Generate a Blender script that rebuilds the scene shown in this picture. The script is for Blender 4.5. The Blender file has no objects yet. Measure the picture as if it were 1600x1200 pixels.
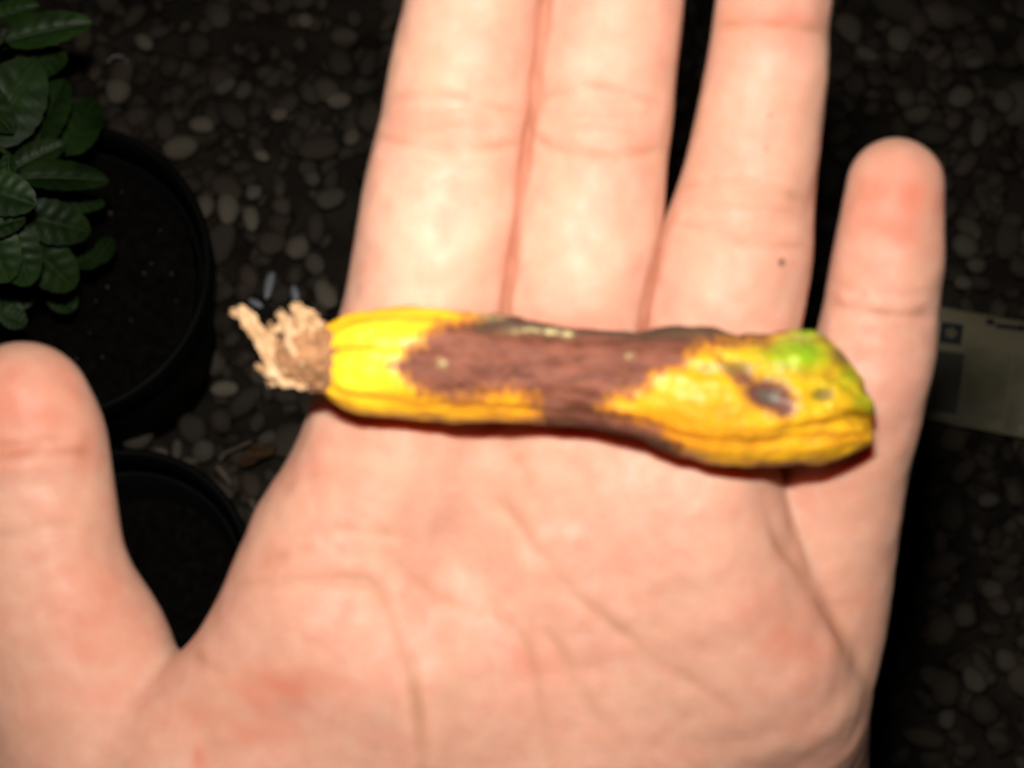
import bpy, math, random
import numpy as np
from mathutils import Vector, Matrix

random.seed(7)
rng = np.random.default_rng(11)
scene = bpy.context.scene
COL = scene.collection

# ------------------------------------------------------------------ camera
MM = 0.001
D = 250.0                      # lens to palm, mm
KPX = 137.0 / 1600.0           # mm per photo pixel at the palm
TILT = math.radians(15.0)
GROUND_D = 0.80                # lens to ground along the view axis, m
ST, CT = math.sin(TILT), math.cos(TILT)
R = Vector((1, 0, 0)); U = Vector((0, CT, ST)); F = Vector((0, ST, -CT))
CAM = Vector((0, 0, GROUND_D * CT))
ROT = Matrix((R, U, -F)).transposed()

cd = bpy.data.cameras.new("camera")
cam = bpy.data.objects.new("camera", cd)
COL.objects.link(cam)
cam.matrix_world = Matrix.Translation(CAM) @ ROT.to_4x4()
cd.sensor_width = 36.0
cd.lens = 36.0 * D / 137.0
cd.clip_start = 0.01
cd.clip_end = 100.0
cd.dof.use_dof = True
cd.dof.focus_distance = 0.40
cd.dof.aperture_fstop = 25.0
scene.camera = cam

# ------------------------------------------------------------------ night sky
SUN_EL, SUN_ROT = math.radians(-9.0), math.radians(200.0)
world = bpy.data.worlds.new("World")
scene.world = world
world.use_nodes = True
wn = world.node_tree
for n in list(wn.nodes):
    wn.nodes.remove(n)
sky = wn.nodes.new("ShaderNodeTexSky")
sky.sky_type = 'NISHITA'
sky.sun_disc = False
sky.sun_elevation = SUN_EL
sky.sun_rotation = SUN_ROT
bg = wn.nodes.new("ShaderNodeBackground")
bg.inputs[1].default_value = 0.05
wo = wn.nodes.new("ShaderNodeOutputWorld")
wn.links.new(sky.outputs[0], bg.inputs[0])
wn.links.new(bg.outputs[0], wo.inputs[0])

# ------------------------------------------------------------------ the camera's flash (what lights the photograph)
fl = bpy.data.lights.new("camera_flash", 'AREA')
fl.shape = 'RECTANGLE'
fl.size, fl.size_y = 0.022, 0.011
fl.energy = 0.312
fl.color = (1.0, 0.95, 0.88)
flo = bpy.data.objects.new("camera_flash", fl)
COL.objects.link(flo)
fl.spread = math.radians(80)
_p = CAM + R * -0.006 + U * 0.043 + F * 0.004
_aim = CAM + F * 0.25 + R * ((690 - 800) * KPX * MM) + U * ((600 - 400) * KPX * MM)
flo.matrix_world = Matrix.Translation(_p) @ (_aim - _p).to_track_quat('-Z', 'Y').to_matrix().to_4x4()

vs = scene.view_settings
vs.view_transform = 'Standard'
vs.look = 'None'
vs.exposure = 0.0
vs.gamma = 1.0
vs.use_curve_mapping = False
scene.render.engine = 'CYCLES'
scene.cycles.use_denoising = True
scene.cycles.max_bounces = 6
scene.cycles.sample_clamp_indirect = 4.0


# ------------------------------------------------------------------ helpers
def P(px, py, w=0.0):
    """photo pixel + height w (mm, towards the lens) above the palm plane -> hand space, mm"""
    q = (D - w) / D
    return np.array(((px - 800) * KPX * q, (600 - py) * KPX * q, w))


def G(px, py, z=0.0):
    """photo pixel -> the point of the view ray at height z (m) above the ground"""
    d = F * D + R * ((px - 800) * KPX) + U * ((600 - py) * KPX)
    t = (z - CAM.z) / d.z
    return CAM + d * t


def to_px(p):
    v = Vector(p) - CAM
    f = v.dot(F)
    s = D / (f * KPX)
    return 800 + v.dot(R) * s, 600 - v.dot(U) * s


HAND_M = Matrix.Translation(CAM + F * (D * MM)) @ ROT.to_4x4()


def link(name, me, mat=None, parent=None, matrix=None):
    o = bpy.data.objects.new(name, me)
    COL.objects.link(o)
    if mat is not None and me is not None and not me.materials:
        me.materials.append(mat)
    if parent is not None:
        o.parent = parent
    if matrix is not None:
        o.matrix_world = matrix
    return o


def tag(o, label=None, cat=None, group=None, kind=None):
    if label: o['label'] = label
    if cat: o['category'] = cat
    if group: o['group'] = group
    if kind: o['kind'] = kind
    return o


def np_mesh(name, V, quads, smooth=True):
    """mesh from numpy verts (n,3) and faces (m,k), k constant"""
    me = bpy.data.meshes.new(name)
    V = np.asarray(V, dtype=np.float32); Q = np.asarray(quads, dtype=np.int32)
    m, k = Q.shape
    me.vertices.add(len(V)); me.vertices.foreach_set("co", V.ravel())
    me.loops.add(m * k); me.loops.foreach_set("vertex_index", Q.ravel())
    me.polygons.add(m)
    me.polygons.foreach_set("loop_start", np.arange(0, m * k, k, dtype=np.int32))
    if smooth:
        me.polygons.foreach_set("use_smooth", np.ones(m, dtype=bool))
    me.update(calc_edges=True)
    me.validate()
    return me


def set_attr(me, name, vals):
    a = me.attributes.new(name, 'FLOAT', 'POINT')
    a.data.foreach_set("value", np.asarray(vals, dtype=np.float32))


def sines(V, scale, n=14, seed=0):
    """smooth pseudo-noise, about -1..1, features of roughly `scale` units"""
    r = np.random.default_rng(seed)
    out = np.zeros(len(V), dtype=np.float64)
    for _ in range(n):
        d = r.normal(size=3); d /= np.linalg.norm(d)
        f = 2 * math.pi / scale * r.uniform(0.6, 1.7)
        out += np.sin(V @ (d * f) + r.uniform(0, 6.28))
    return out / math.sqrt(n / 2) * 0.6


def smin(a, b, k):
    h = np.maximum(k - np.abs(a - b), 0.0) / k
    return np.minimum(a, b) - h * h * k * 0.25


def surface_nets(vol, origin, h):
    nx, ny, nz = vol.shape
    ins = vol < 0
    c = np.zeros((nx - 1, ny - 1, nz - 1), dtype=np.uint8)
    offs = [(i, j, k) for i in (0, 1) for j in (0, 1) for k in (0, 1)]
    for (i, j, k) in offs:
        c += ins[i:nx - 1 + i, j:ny - 1 + j, k:nz - 1 + k]
    act = (c > 0) & (c < 8)
    idx = np.argwhere(act)
    vid = -np.ones(act.shape, dtype=np.int32)
    vid[act] = np.arange(len(idx))
    val = np.stack([vol[idx[:, 0] + i, idx[:, 1] + j, idx[:, 2] + k] for (i, j, k) in offs], 1)
    acc = np.zeros((len(idx), 3)); cnt = np.zeros(len(idx))
    O = np.array(offs, dtype=float)
    for a in range(8):
        for b in range(a + 1, 8):
            if np.abs(O[a] - O[b]).sum() != 1: continue
            va, vb = val[:, a], val[:, b]
            m = (va < 0) != (vb < 0)
            t = np.where(m, va / np.where(m, va - vb, 1), 0)
            acc[m] += (O[a] + t[:, None] * (O[b] - O[a]))[m]
            cnt += m
    V = (idx + acc / cnt[:, None]) * h + np.asarray(origin)
    quads = []
    for ax in range(3):
        sl0 = [slice(None)] * 3; sl1 = [slice(None)] * 3
        sl0[ax] = slice(0, -1); sl1[ax] = slice(1, None)
        A, B = ins[tuple(sl0)], ins[tuple(sl1)]
        e = np.argwhere(A != B)
        u, v = [(1, 2), (2, 0), (0, 1)][ax]
        e = e[(e[:, u] > 0) & (e[:, v] > 0) & (e[:, u] < vol.shape[u] - 1) & (e[:, v] < vol.shape[v] - 1)]
        flip = A[e[:, 0], e[:, 1], e[:, 2]]
        def cell(du, dv):
            q = e.copy(); q[:, u] += du; q[:, v] += dv
            return vid[q[:, 0], q[:, 1], q[:, 2]]
        q = np.stack([cell(-1, -1), cell(0, -1), cell(0, 0), cell(-1, 0)], 1)
        q[~flip] = q[~flip][:, ::-1]
        quads.append(q)
    Q = np.concatenate(quads)
    return V, Q[(Q >= 0).all(1)]


def smooth_verts(V, Q, it=3, lam=0.5):
    E = np.concatenate([Q[:, [0, 1]], Q[:, [1, 2]], Q[:, [2, 3]], Q[:, [3, 0]]])
    E = np.concatenate([E, E[:, ::-1]])
    deg = np.bincount(E[:, 0], minlength=len(V)).astype(float)
    for _ in range(it):
        S = np.stack([np.bincount(E[:, 0], weights=V[E[:, 1], a], minlength=len(V)) for a in range(3)], 1)
        V = V + lam * (S / deg[:, None] - V)
    return V


def normals(V, Q):
    n = np.cross(V[Q[:, 2]] - V[Q[:, 0]], V[Q[:, 3]] - V[Q[:, 1]])
    N = np.zeros_like(V)
    for j in range(4):
        for a in range(3):
            N[:, a] += np.bincount(Q[:, j], weights=n[:, a], minlength=len(V))
    return N / np.maximum(np.linalg.norm(N, axis=1, keepdims=True), 1e-9)


def seg_dist(Pxy, poly):
    """distance of 2-D points to a polyline, with the arc parameter 0..1 of the nearest point"""
    poly = np.asarray(poly, float)
    L = np.concatenate([[0], np.cumsum(np.linalg.norm(np.diff(poly, axis=0), axis=1))])
    best = np.full(len(Pxy), 1e9); par = np.zeros(len(Pxy))
    for i in range(len(poly) - 1):
        a, b = poly[i], poly[i + 1]
        ab = b - a
        t = np.clip(((Pxy - a) @ ab) / (ab @ ab), 0, 1)
        d = np.linalg.norm(Pxy - a - t[:, None] * ab, axis=1)
        m = d < best
        best[m] = d[m]; par[m] = ((L[i] + t * (L[i + 1] - L[i])) / L[-1])[m]
    return best, par


def smooth_path(pts, n=40):
    pts = np.asarray(pts, float)
    t = np.linspace(0, len(pts) - 1, n)
    p = np.vstack([2 * pts[0] - pts[1], pts, 2 * pts[-1] - pts[-2]])
    out = []
    for x in t:
        i = min(int(x), len(pts) - 2); f = x - i
        a, b, c, d = p[i], p[i + 1], p[i + 2], p[i + 3]
        out.append(0.5 * (2 * b + (c - a) * f + (2 * a - 5 * b + 4 * c - d) * f * f + (3 * b - a - 3 * c + d) * f ** 3))
    return np.array(out)


def poly_sd(Pxy, poly):
    """signed distance to a polygon, positive inside"""
    poly = np.asarray(poly, float)
    d, _ = seg_dist(Pxy, np.vstack([poly, poly[:1]]))
    ins = np.zeros(len(Pxy), bool)
    x, y = Pxy[:, 0], Pxy[:, 1]
    for (x0, y0), (x1, y1) in zip(poly, np.roll(poly, -1, 0)):
        c = ((y0 > y) != (y1 > y)) & (x < (x1 - x0) * (y - y0) / ((y1 - y0) or 1e-9) + x0)
        ins ^= c
    return np.where(ins, d, -d)


class Nodes:
    """small helper around a material's node tree"""
    def __init__(self, name):
        self.m = bpy.data.materials.new(name)
        self.m.use_nodes = True
        self.t = self.m.node_tree
        for n in list(self.t.nodes): self.t.nodes.remove(n)
        self.out = self.t.nodes.new("ShaderNodeOutputMaterial")
        self.b = self.t.nodes.new("ShaderNodeBsdfPrincipled")
        self.t.links.new(self.b.outputs[0], self.out.inputs[0])
    def n(self, typ, **kw):
        x = self.t.nodes.new(typ)
        for k, v in kw.items(): setattr(x, k, v)
        return x
    def l(self, a, b): self.t.links.new(a, b)
    def set(self, **kw):
        for k, v in kw.items(): self.b.inputs[k.replace('_', ' ')].default_value = v
    def attr(self, name):
        return self.n("ShaderNodeAttribute", attribute_name=name).outputs['Fac']
    def coord(self, scale=(1, 1, 1), src='Object'):
        tc = self.n("ShaderNodeTexCoord"); mp = self.n("ShaderNodeMapping")
        mp.inputs['Scale'].default_value = scale
        self.l(tc.outputs[src], mp.inputs[0])
        return mp.outputs[0]
    def noise(self, vec, scale, detail=3, rough=0.5):
        x = self.n("ShaderNodeTexNoise")
        x.inputs['Scale'].default_value = scale; x.inputs['Detail'].default_value = detail
        x.inputs['Roughness'].default_value = rough
        self.l(vec, x.inputs['Vector'])
        return x.outputs['Fac']
    def ramp(self, fac, stops):
        x = self.n("ShaderNodeValToRGB")
        el = x.color_ramp.elements
        while len(el) < len(stops): el.new(0.5)
        for e, (p, c) in zip(el, stops):
            e.position = p
            e.color = (c, c, c, 1) if not hasattr(c, '__len__') else (*c, 1)
        self.l(fac, x.inputs[0])
        return x.outputs[0]
    def mix(self, fac, a, b, blend='MIX'):
        x = self.n("ShaderNodeMix", data_type='RGBA', blend_type=blend)
        for s, v in ((x.inputs[0], fac), (x.inputs[6], a), (x.inputs[7], b)):
            if hasattr(v, 'links') or isinstance(v, bpy.types.NodeSocket): self.l(v, s)
            else: s.default_value = v if not hasattr(v, '__len__') else (*v, 1)
        return x.outputs[2]
    def math(self, op, a, b=0.0, c=None):
        x = self.n("ShaderNodeMath", operation=op)
        for s, v in zip(x.inputs, (a, b, c)):
            if v is None: continue
            if isinstance(v, bpy.types.NodeSocket): self.l(v, s)
            else: s.default_value = v
        return x.outputs[0]
    def bump(self, h, strength, dist):
        x = self.n("ShaderNodeBump")
        x.inputs['Strength'].default_value = strength; x.inputs['Distance'].default_value = dist
        self.l(h, x.inputs['Height'])
        self.l(x.outputs[0], self.b.inputs['Normal'])


# ------------------------------------------------------------------ materials
def skin_material():
    s = Nodes("skin")
    co = s.coord((1000, 1000, 1000))              # mm
    broad = s.noise(co, 0.11, 3)
    mott = s.noise(co, 0.30, 4, 0.6)
    fine = s.noise(co, 1.6, 3)
    c = s.mix(s.ramp(broad, [(0.36, 0.0), (0.64, 1.0)]), (0.565, 0.300, 0.205), (0.56, 0.268, 0.190))
    c = s.mix(s.ramp(mott, [(0.40, 0.0), (0.66, 0.65)]), c, (0.605, 0.345, 0.255))
    c = s.mix(s.math('MULTIPLY', s.ramp(fine, [(0.5, 0.0), (0.72, 1.0)]), 0.12), c, (0.50, 0.225, 0.155))
    c = s.mix(s.math('MULTIPLY', s.attr("pale"), 0.32), c, (0.68, 0.455, 0.345))
    c = s.mix(s.math('MULTIPLY', s.attr("blush"), 1.0), c, (0.54, 0.180, 0.112))
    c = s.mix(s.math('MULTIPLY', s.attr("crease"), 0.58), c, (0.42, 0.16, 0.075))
    # a small mole and two freckles
    tc = s.n("ShaderNodeTexCoord")
    for (px, py, r, a) in ((1226, 408, 0.42, 0.8), (1196, 232, 0.3, 0.4), (1200, 182, 0.28, 0.35), (1366, 455, 0.3, 0.3)):
        p = P(px, py, 4) * MM
        vm = s.n("ShaderNodeVectorMath", operation='MULTIPLY'); vm.inputs[1].default_value = (1000, 1000, 0)
        s.l(tc.outputs['Object'], vm.inputs[0])
        vd = s.n("ShaderNodeVectorMath", operation='DISTANCE'); vd.inputs[1].default_value = (p[0] * 1000, p[1] * 1000, 0)
        s.l(vm.outputs[0], vd.inputs[0])
        c = s.mix(s.ramp(s.math('DIVIDE', vd.outputs['Value'], r * 2), [(0.3, a), (0.9, 0.0)]), c, (0.10, 0.04, 0.03))
    s.l(c, s.b.inputs['Base Color'])
    s.l(s.ramp(mott, [(0.3, 0.68), (0.7, 0.52)]), s.b.inputs['Roughness'])
    s.l(s.math('MULTIPLY', s.math('SUBTRACT', 1.0, s.attr("groove")), 0.8), s.b.inputs['Subsurface Weight'])
    s.set(Specular_IOR_Level=0.32, Subsurface_Scale=0.004)
    s.b.inputs['Subsurface Radius'].default_value = (1.0, 0.24, 0.11)
    ridg = s.n("ShaderNodeTexVoronoi"); ridg.inputs['Scale'].default_value = 0.9
    s.l(co, ridg.inputs['Vector'])
    h = s.math('ADD', s.math('MULTIPLY', fine, 1.0), s.math('MULTIPLY', ridg.outputs['Distance'], 0.5))
    s.bump(h, 0.3, 0.00018)
    return s.m


def fruit_material():
    s = Nodes("squash_skin")
    co = s.coord((1000, 1000, 1000))
    st = s.coord((330, 1000, 1000))               # streaks drawn out along the fruit
    streak = s.noise(st, 0.75, 4, 0.6)
    blot = s.noise(co, 0.35, 3)
    fine = s.noise(co, 1.3, 4, 0.6)
    base = s.mix(s.attr("orange"), (0.79, 0.43, 0.014), (0.75, 0.27, 0.010))
    base = s.mix(s.ramp(streak, [(0.5, 0.0), (0.8, 0.55)]), base, (0.60, 0.22, 0.012))
    base = s.mix(s.attr("ripe"), base, (0.90, 0.60, 0.026))
    base = s.mix(s.math('MULTIPLY', s.attr("rib"), 0.7), base, (0.60, 0.215, 0.010))
    grn = s.mix(s.ramp(blot, [(0.4, 0), (0.65, 1)]), (0.20, 0.36, 0.010), (0.34, 0.46, 0.013))
    base = s.mix(s.attr("green"), base, grn)
    k = s.math('ADD', s.attr("olive"), s.math('MULTIPLY', s.math('SUBTRACT', blot, 0.5), 0.9))
    base = s.mix(s.ramp(k, [(0.35, 0.0), (0.75, 0.85)]), base, (0.13, 0.095, 0.02))
    br = s.math('ADD', s.attr("brown"), s.math('MULTIPLY', s.math('SUBTRACT', streak, 0.5), 0.36))
    br = s.math('ADD', br, s.math('MULTIPLY', s.math('SUBTRACT', fine, 0.5), 0.10))
    rim = s.ramp(br, [(0.18, 0.0), (0.45, 0.75)])
    base = s.mix(rim, base, (0.42, 0.13, 0.015))
    brown = s.mix(s.ramp(streak, [(0.36, 0), (0.62, 1)]), (0.090, 0.028, 0.016), (0.215, 0.076, 0.047))
    brown = s.mix(s.ramp(blot, [(0.45, 0), (0.7, 0.7)]), brown, (0.165, 0.060, 0.040))
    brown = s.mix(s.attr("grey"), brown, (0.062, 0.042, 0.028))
    base = s.mix(s.ramp(br, [(0.32, 0.0), (0.72, 1.0)]), base, brown)
    # brown freckles and blotches over the ripe end
    mot = s.math('MULTIPLY', s.attr("mottle"), s.ramp(s.noise(s.coord((600, 1000, 1000)), 0.55, 4, 0.65), [(0.46, 0.0), (0.60, 1.0)]))
    base = s.mix(s.math('MULTIPLY', mot, 0.75), base, (0.24, 0.11, 0.022))
    base = s.mix(s.attr("speck"), base, s.mix(s.ramp(fine, [(0.45, 0), (0.6, 1)]), (0.22, 0.15, 0.07), (0.58, 0.52, 0.26)))
    sc = s.math('ADD', s.attr("scar"), s.math('MULTIPLY', s.math('SUBTRACT', fine, 0.5), 0.5))
    base = s.mix(s.ramp(sc, [(0.15, 0.0), (0.55, 1.0)]), base, (0.15, 0.050, 0.035))
    base = s.mix(s.ramp(sc, [(0.62, 0.0), (0.85, 1.0)]), base, s.mix(s.ramp(blot, [(0.4, 0), (0.6, 1)]), (0.10, 0.075, 0.055), (0.20, 0.17, 0.12)))
    s.l(base, s.b.inputs['Base Color'])
    s.l(s.math('ADD', s.math('MULTIPLY', s.ramp(br, [(0.4, 0), (0.6, 1)]), 0.22), 0.40), s.b.inputs['Roughness'])
    s.l(s.math('SUBTRACT', 0.36, s.math('MULTIPLY', s.ramp(br, [(0.4, 0), (0.6, 1)]), 0.24)), s.b.inputs['Specular IOR Level'])
    s.set( Subsurface_Weight=0.15, Subsurface_Scale=0.001)
    s.bump(s.math('ADD', fine, s.math('MULTIPLY', streak, 1.5)), 0.5, 0.0003)
    return s.m


def simple_material(name, col, rough=0.6, var=0.35, scale=60, spec=0.4, bump=0.0, bdist=0.001, rnd=0.0, col2=None):
    s = Nodes(name)
    co = s.coord()
    f = s.noise(co, scale, 4, 0.6)
    lo = tuple(x * (1 - var) for x in col)
    c = s.mix(s.ramp(f, [(0.35, 0.0), (0.65, 1.0)]), lo, col2 or tuple(min(1, x * (1 + var)) for x in col))
    if rnd:
        oi = s.n("ShaderNodeObjectInfo")
        v = s.math('ADD', s.math('MULTIPLY', oi.outputs['Random'], rnd), 1 - rnd / 2)
        hv = s.n("ShaderNodeHueSaturation"); s.l(v, hv.inputs['Value']); s.l(c, hv.inputs['Color'])
        c = hv.outputs[0]
    s.l(c, s.b.inputs['Base Color'])
    s.set(Roughness=rough, Specular_IOR_Level=spec)
    if bump: s.bump(f, bump, bdist)
    return s.m


def pebble_material(name, stops, spec=0.35):
    s = Nodes(name)
    oi = s.n("ShaderNodeObjectInfo")
    c = s.ramp(oi.outputs['Random'], stops)
    co = s.coord()
    f = s.noise(co, 160, 4, 0.65)
    g = s.noise(co, 900, 2)
    c = s.mix(s.ramp(f, [(0.35, 0.55), (0.65, 0.0)]), c, (0.05, 0.04, 0.03))
    c = s.mix(s.ramp(g, [(0.55, 0.0), (0.75, 0.3)]), c, (0.30, 0.27, 0.22))
    s.l(c, s.b.inputs['Base Color'])
    s.set(Roughness=0.62, Specular_IOR_Level=spec)
    s.bump(f, 0.4, 0.001)
    return s.m


M_skin = skin_material()
M_fruit = fruit_material()
M_flower = simple_material("dried_petal", (0.46, 0.27, 0.125), 0.75, 0.25, 330, 0.2, 0.3, 0.0003, col2=(0.60, 0.40, 0.235))
M_flower_base = simple_material("dried_calyx", (0.27, 0.13, 0.06), 0.8, 0.4, 350, 0.2, 0.5, 0.0004)
M_peb = pebble_material("pebble_stone", [(0.0, (0.045, 0.036, 0.027)), (0.35, (0.064, 0.050, 0.037)), (0.6, (0.085, 0.065, 0.048)),
                                         (0.8, (0.105, 0.072, 0.049)), (1.0, (0.14, 0.114, 0.083))])
M_pale = pebble_material("pale_pebble_stone", [(0.0, (0.23, 0.195, 0.145)), (0.5, (0.28, 0.235, 0.175)), (1.0, (0.33, 0.29, 0.22))])
M_grit = simple_material("gravel_stone", (0.060, 0.047, 0.035), 0.8, 0.5, 90, 0.25, 0.4, 0.002)
M_ground = simple_material("ground_earth", (0.03, 0.024, 0.018), 0.95, 0.5, 40, 0.2, 0.6, 0.004)
M_pot = simple_material("black_plastic", (0.0045, 0.0045, 0.0045), 0.6, 0.25, 70, 0.14, 0.15, 0.0006)
M_soil = simple_material("potting_soil", (0.007, 0.0055, 0.004), 0.95, 0.6, 260, 0.1, 0.8, 0.003)
M_perl = simple_material("perlite", (0.10, 0.097, 0.09), 0.9, 0.2, 300)
M_leaf = simple_material("basil_leaf", (0.013, 0.038, 0.006), 0.48, 0.30, 75, 0.32, 0.2, 0.001, rnd=0.8, col2=(0.030, 0.066, 0.013))
M_vein = simple_material("leaf_vein", (0.034, 0.058, 0.02), 0.5, 0.2, 60)
M_stem = simple_material("green_stem", (0.06, 0.10, 0.03), 0.5, 0.2, 60)
M_dry = simple_material("dry_leaf", (0.10, 0.055, 0.026), 0.8, 0.3, 120, 0.2, 0.4, 0.001)
M_twig = simple_material("twig_bark", (0.16, 0.13, 0.095), 0.8, 0.3, 200, 0.2)
M_pack = simple_material("packet_paper", (0.26, 0.23, 0.14), 0.45, 0.12, 25, 0.4)
M_blue = simple_material("packet_blue_ink", (0.030, 0.034, 0.048), 0.45, 0.15, 60)
M_navy = simple_material("packet_navy_ink", (0.018, 0.019, 0.028), 0.45, 0.15, 60)
M_packdark = simple_material("packet_dark_tone", (0.055, 0.048, 0.032), 0.5, 0.2, 60)
M_yel = simple_material("packet_yellow_ink", (0.20, 0.17, 0.03), 0.5, 0.2, 60)
M_line = simple_material("packet_text_ink", (0.205, 0.185, 0.11), 0.5, 0.2, 60)

# ------------------------------------------------------------------ ground
gv = np.array([(-6, -6, 0), (6, -6, 0), (6, 6, 0), (-6, 6, 0)], float)
ground = link("ground", np_mesh("ground", gv, [(0, 1, 2, 3)]), M_ground)
tag(ground, kind="structure")


# ------------------------------------------------------------------ the hand
def wsurf(py):
    """height of the palm-side skin above the palm plane along the hand, mm: the wrist lies a little farther from the lens"""
    y = np.clip(py, -500, 1500)
    return (560 - y) * KPX * 0.16 + 3.0 * (max(0.0, 200 - py) / 400.0) ** 2


def chain(nodes, flat=0.92, n=36, drop=0.0):
    """nodes: (px, py, half width px, extra height mm) -> dense centres (mm) and radii (mm)"""
    C, Rr = [], []
    for nd in nodes:
        px, py, hw = nd[:3]
        ex = nd[3] if len(nd) > 3 else 0.0
        r = hw * KPX
        w = wsurf(py) - r * flat + ex - drop
        q = (D - w) / D
        C.append(P(px, py, w)); Rr.append(r * q)
    A = smooth_path(np.column_stack([np.array(C), np.array(Rr)]), n)
    return A[:, :3], A[:, 3]


fingers = {
 "index": chain([(765, -255, 80), (754, -65, 101, -0.3), (742, 0, 107), (725, 100, 114), (716, 160, 116, 0.1), (707, 212, 116.5, -0.4), (692, 300, 124, 0.3),
                 (677, 400, 126, 0.5), (664, 480, 127), (650, 560, 133, -1.0), (633, 680, 140, -2.0)]),
 "middle": chain([(985, -330, 84), (968, -130, 106, -0.3), (957, 0, 112), (944, 110, 113), (939, 180, 113.5, -0.1), (930, 240, 114.5, -0.5), (921, 340, 116, 0.3),
                  (911, 410, 116, 0.6), (900, 480, 114), (893, 560, 113, -1.0), (885, 690, 118, -2.0)]),
 "ring": chain([(1222, -150, 84), (1217, -60, 89), (1210, 0, 91, -0.2), (1204, 45, 91.5, -0.5), (1199.5, 100, 95, 0.1), (1184, 200, 99.5, 0.1), (1171, 280, 105, -0.1), (1159, 342, 113, -0.4),
                (1145, 410, 123, 0.5), (1128, 510, 121, 0.2), (1108, 600, 117, -1.0), (1088, 710, 110, -2.0)]),
 "little": chain([(1399, 291, 76.5, -4.5), (1393.5, 345, 81.5, -4.0), (1387, 405, 87, -3.8), (1380, 455, 89, -3.9), (1376, 490, 91, -4.1), (1364, 555, 95, -3.6), (1344, 640, 98, -3.6),
                  (1309, 740, 109, -5.2), (1294, 840, 109, -6.5), (1284, 960, 104, -7.5), (1262, 1060, 104, -7.0)]),
 "thumb": chain([(36, 642, 109, -11.0), (42, 690, 124, -10.5), (46, 735, 128, -10.6), (52, 800, 131, -10.0), (62, 880, 134, -9.0), (82, 950, 141, -7.5),
                 (112, 1030, 158, -6.5), (140, 1120, 165, -5.0), (200, 1260, 190, -3.0)], flat=0.85),
}
palm = [
 chain([(633, 680, 140, -1.5), (572, 800, 146, -0.8), (538, 890, 160, -0.5), (560, 1010, 170, -1.0), (640, 1250, 190, -3.0)], flat=1.0),
 chain([(885, 690, 125, -1.5), (870, 850, 150, -1.8), (840, 1050, 165, -2.2), (800, 1300, 175, -3.0)], flat=1.0),
 chain([(1085, 715, 112, -1.0), (1070, 850, 145, -0.8), (1040, 1050, 160, -1.4), (960, 1300, 175, -3.0)], flat=1.0),
 chain([(1090, 790, 80, -0.2), (1138, 915, 104, 0.2), (1202, 1030, 130, 0.0), (1218, 1090, 138, -4.0), (1212, 1150, 144, -16.0), (1200, 1220, 152, -36.0), (1170, 1350, 156, -42.0)], flat=1.0),
 chain([(640, 1400, 190, -4.0), (800, 1400, 215, -8.0), (1040, 1440, 190, -32.0)], flat=1.0),
 chain([(720, 1350, 200, -4.0), (760, 1800, 210, -5.0), (770, 3000, 300, -8.0)], flat=1.0),
 chain([(1000, 1440, 200, -32.0), (1000, 1800, 210, -12.0), (1060, 3000, 300, -8.0)], flat=1.0),
]

palm += [chain([(640, 1040, 130, -1.0), (520, 1010, 112, -1.0), (438, 1024, 103, -1.5), (345, 1112, 108, -2.5), (290, 1170, 118, -3.0)], flat=1.0),
         chain([(430, 1240, 190, -1.0), (250, 1310, 205, -2.0), (330, 1440, 230, -4.0)], flat=1.0)]

HV = 0.62
lo = np.array((-92.0, -236.0, -78.0)); hi = np.array((64.0, 90.0, 22.0))
dims = np.ceil((hi - lo) / HV).astype(int)
ax = [lo[i] + HV * np.arange(dims[i]) for i in range(3)]


def chain_sdf(C, Rr, zs, pad):
    """distance field of one tapered chain inside its own box of the grid"""
    b0 = (C - Rr[:, None] * 1.3).min(0) - pad; b1 = (C + Rr[:, None] * 1.3).max(0) + pad
    i0 = np.maximum(np.floor((b0 - lo) / HV).astype(int), 0); i1 = np.minimum(np.ceil((b1 - lo) / HV).astype(int), dims)
    sl = tuple(slice(i0[i], i1[i]) for i in range(3))
    X = ax[0][sl[0]].astype(np.float32)[:, None, None]
    Y = ax[1][sl[1]].astype(np.float32)[None, :, None]
    Z = ax[2][sl[2]].astype(np.float32)[None, None, :]
    out = np.full((X.size, Y.size, Z.size), 1e3, np.float32)
    for i in range(len(C) - 1):
        a, b = C[i].astype(np.float32), C[i + 1].astype(np.float32)
        ra, rb = np.float32(Rr[i]), np.float32(Rr[i + 1])
        # only the slab of rows near this piece
        y0 = min(a[1], b[1]) - max(ra, rb) - pad; y1 = max(a[1], b[1]) + max(ra, rb) + pad
        js = np.nonzero((Y[0, :, 0] >= y0) & (Y[0, :, 0] <= y1))[0]
        if not len(js): continue
        s = slice(js[0], js[-1] + 1)
        ab = (b - a) * np.array((1, 1, 1 / zs), np.float32)
        L2 = float(ab @ ab)
        dx, dy, dz = X - a[0], Y[:, s] - a[1], (Z - a[2]) / np.float32(zs)
        t = np.clip((dx * ab[0] + dy * ab[1] + dz * ab[2]) / L2, 0, 1)
        d = np.sqrt((dx - t * ab[0]) ** 2 + (dy - t * ab[1]) ** 2 + (dz - t * ab[2]) ** 2) - (ra + t * (rb - ra))
        np.minimum(out[:, s], d, out=out[:, s])
    return sl, out


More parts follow.
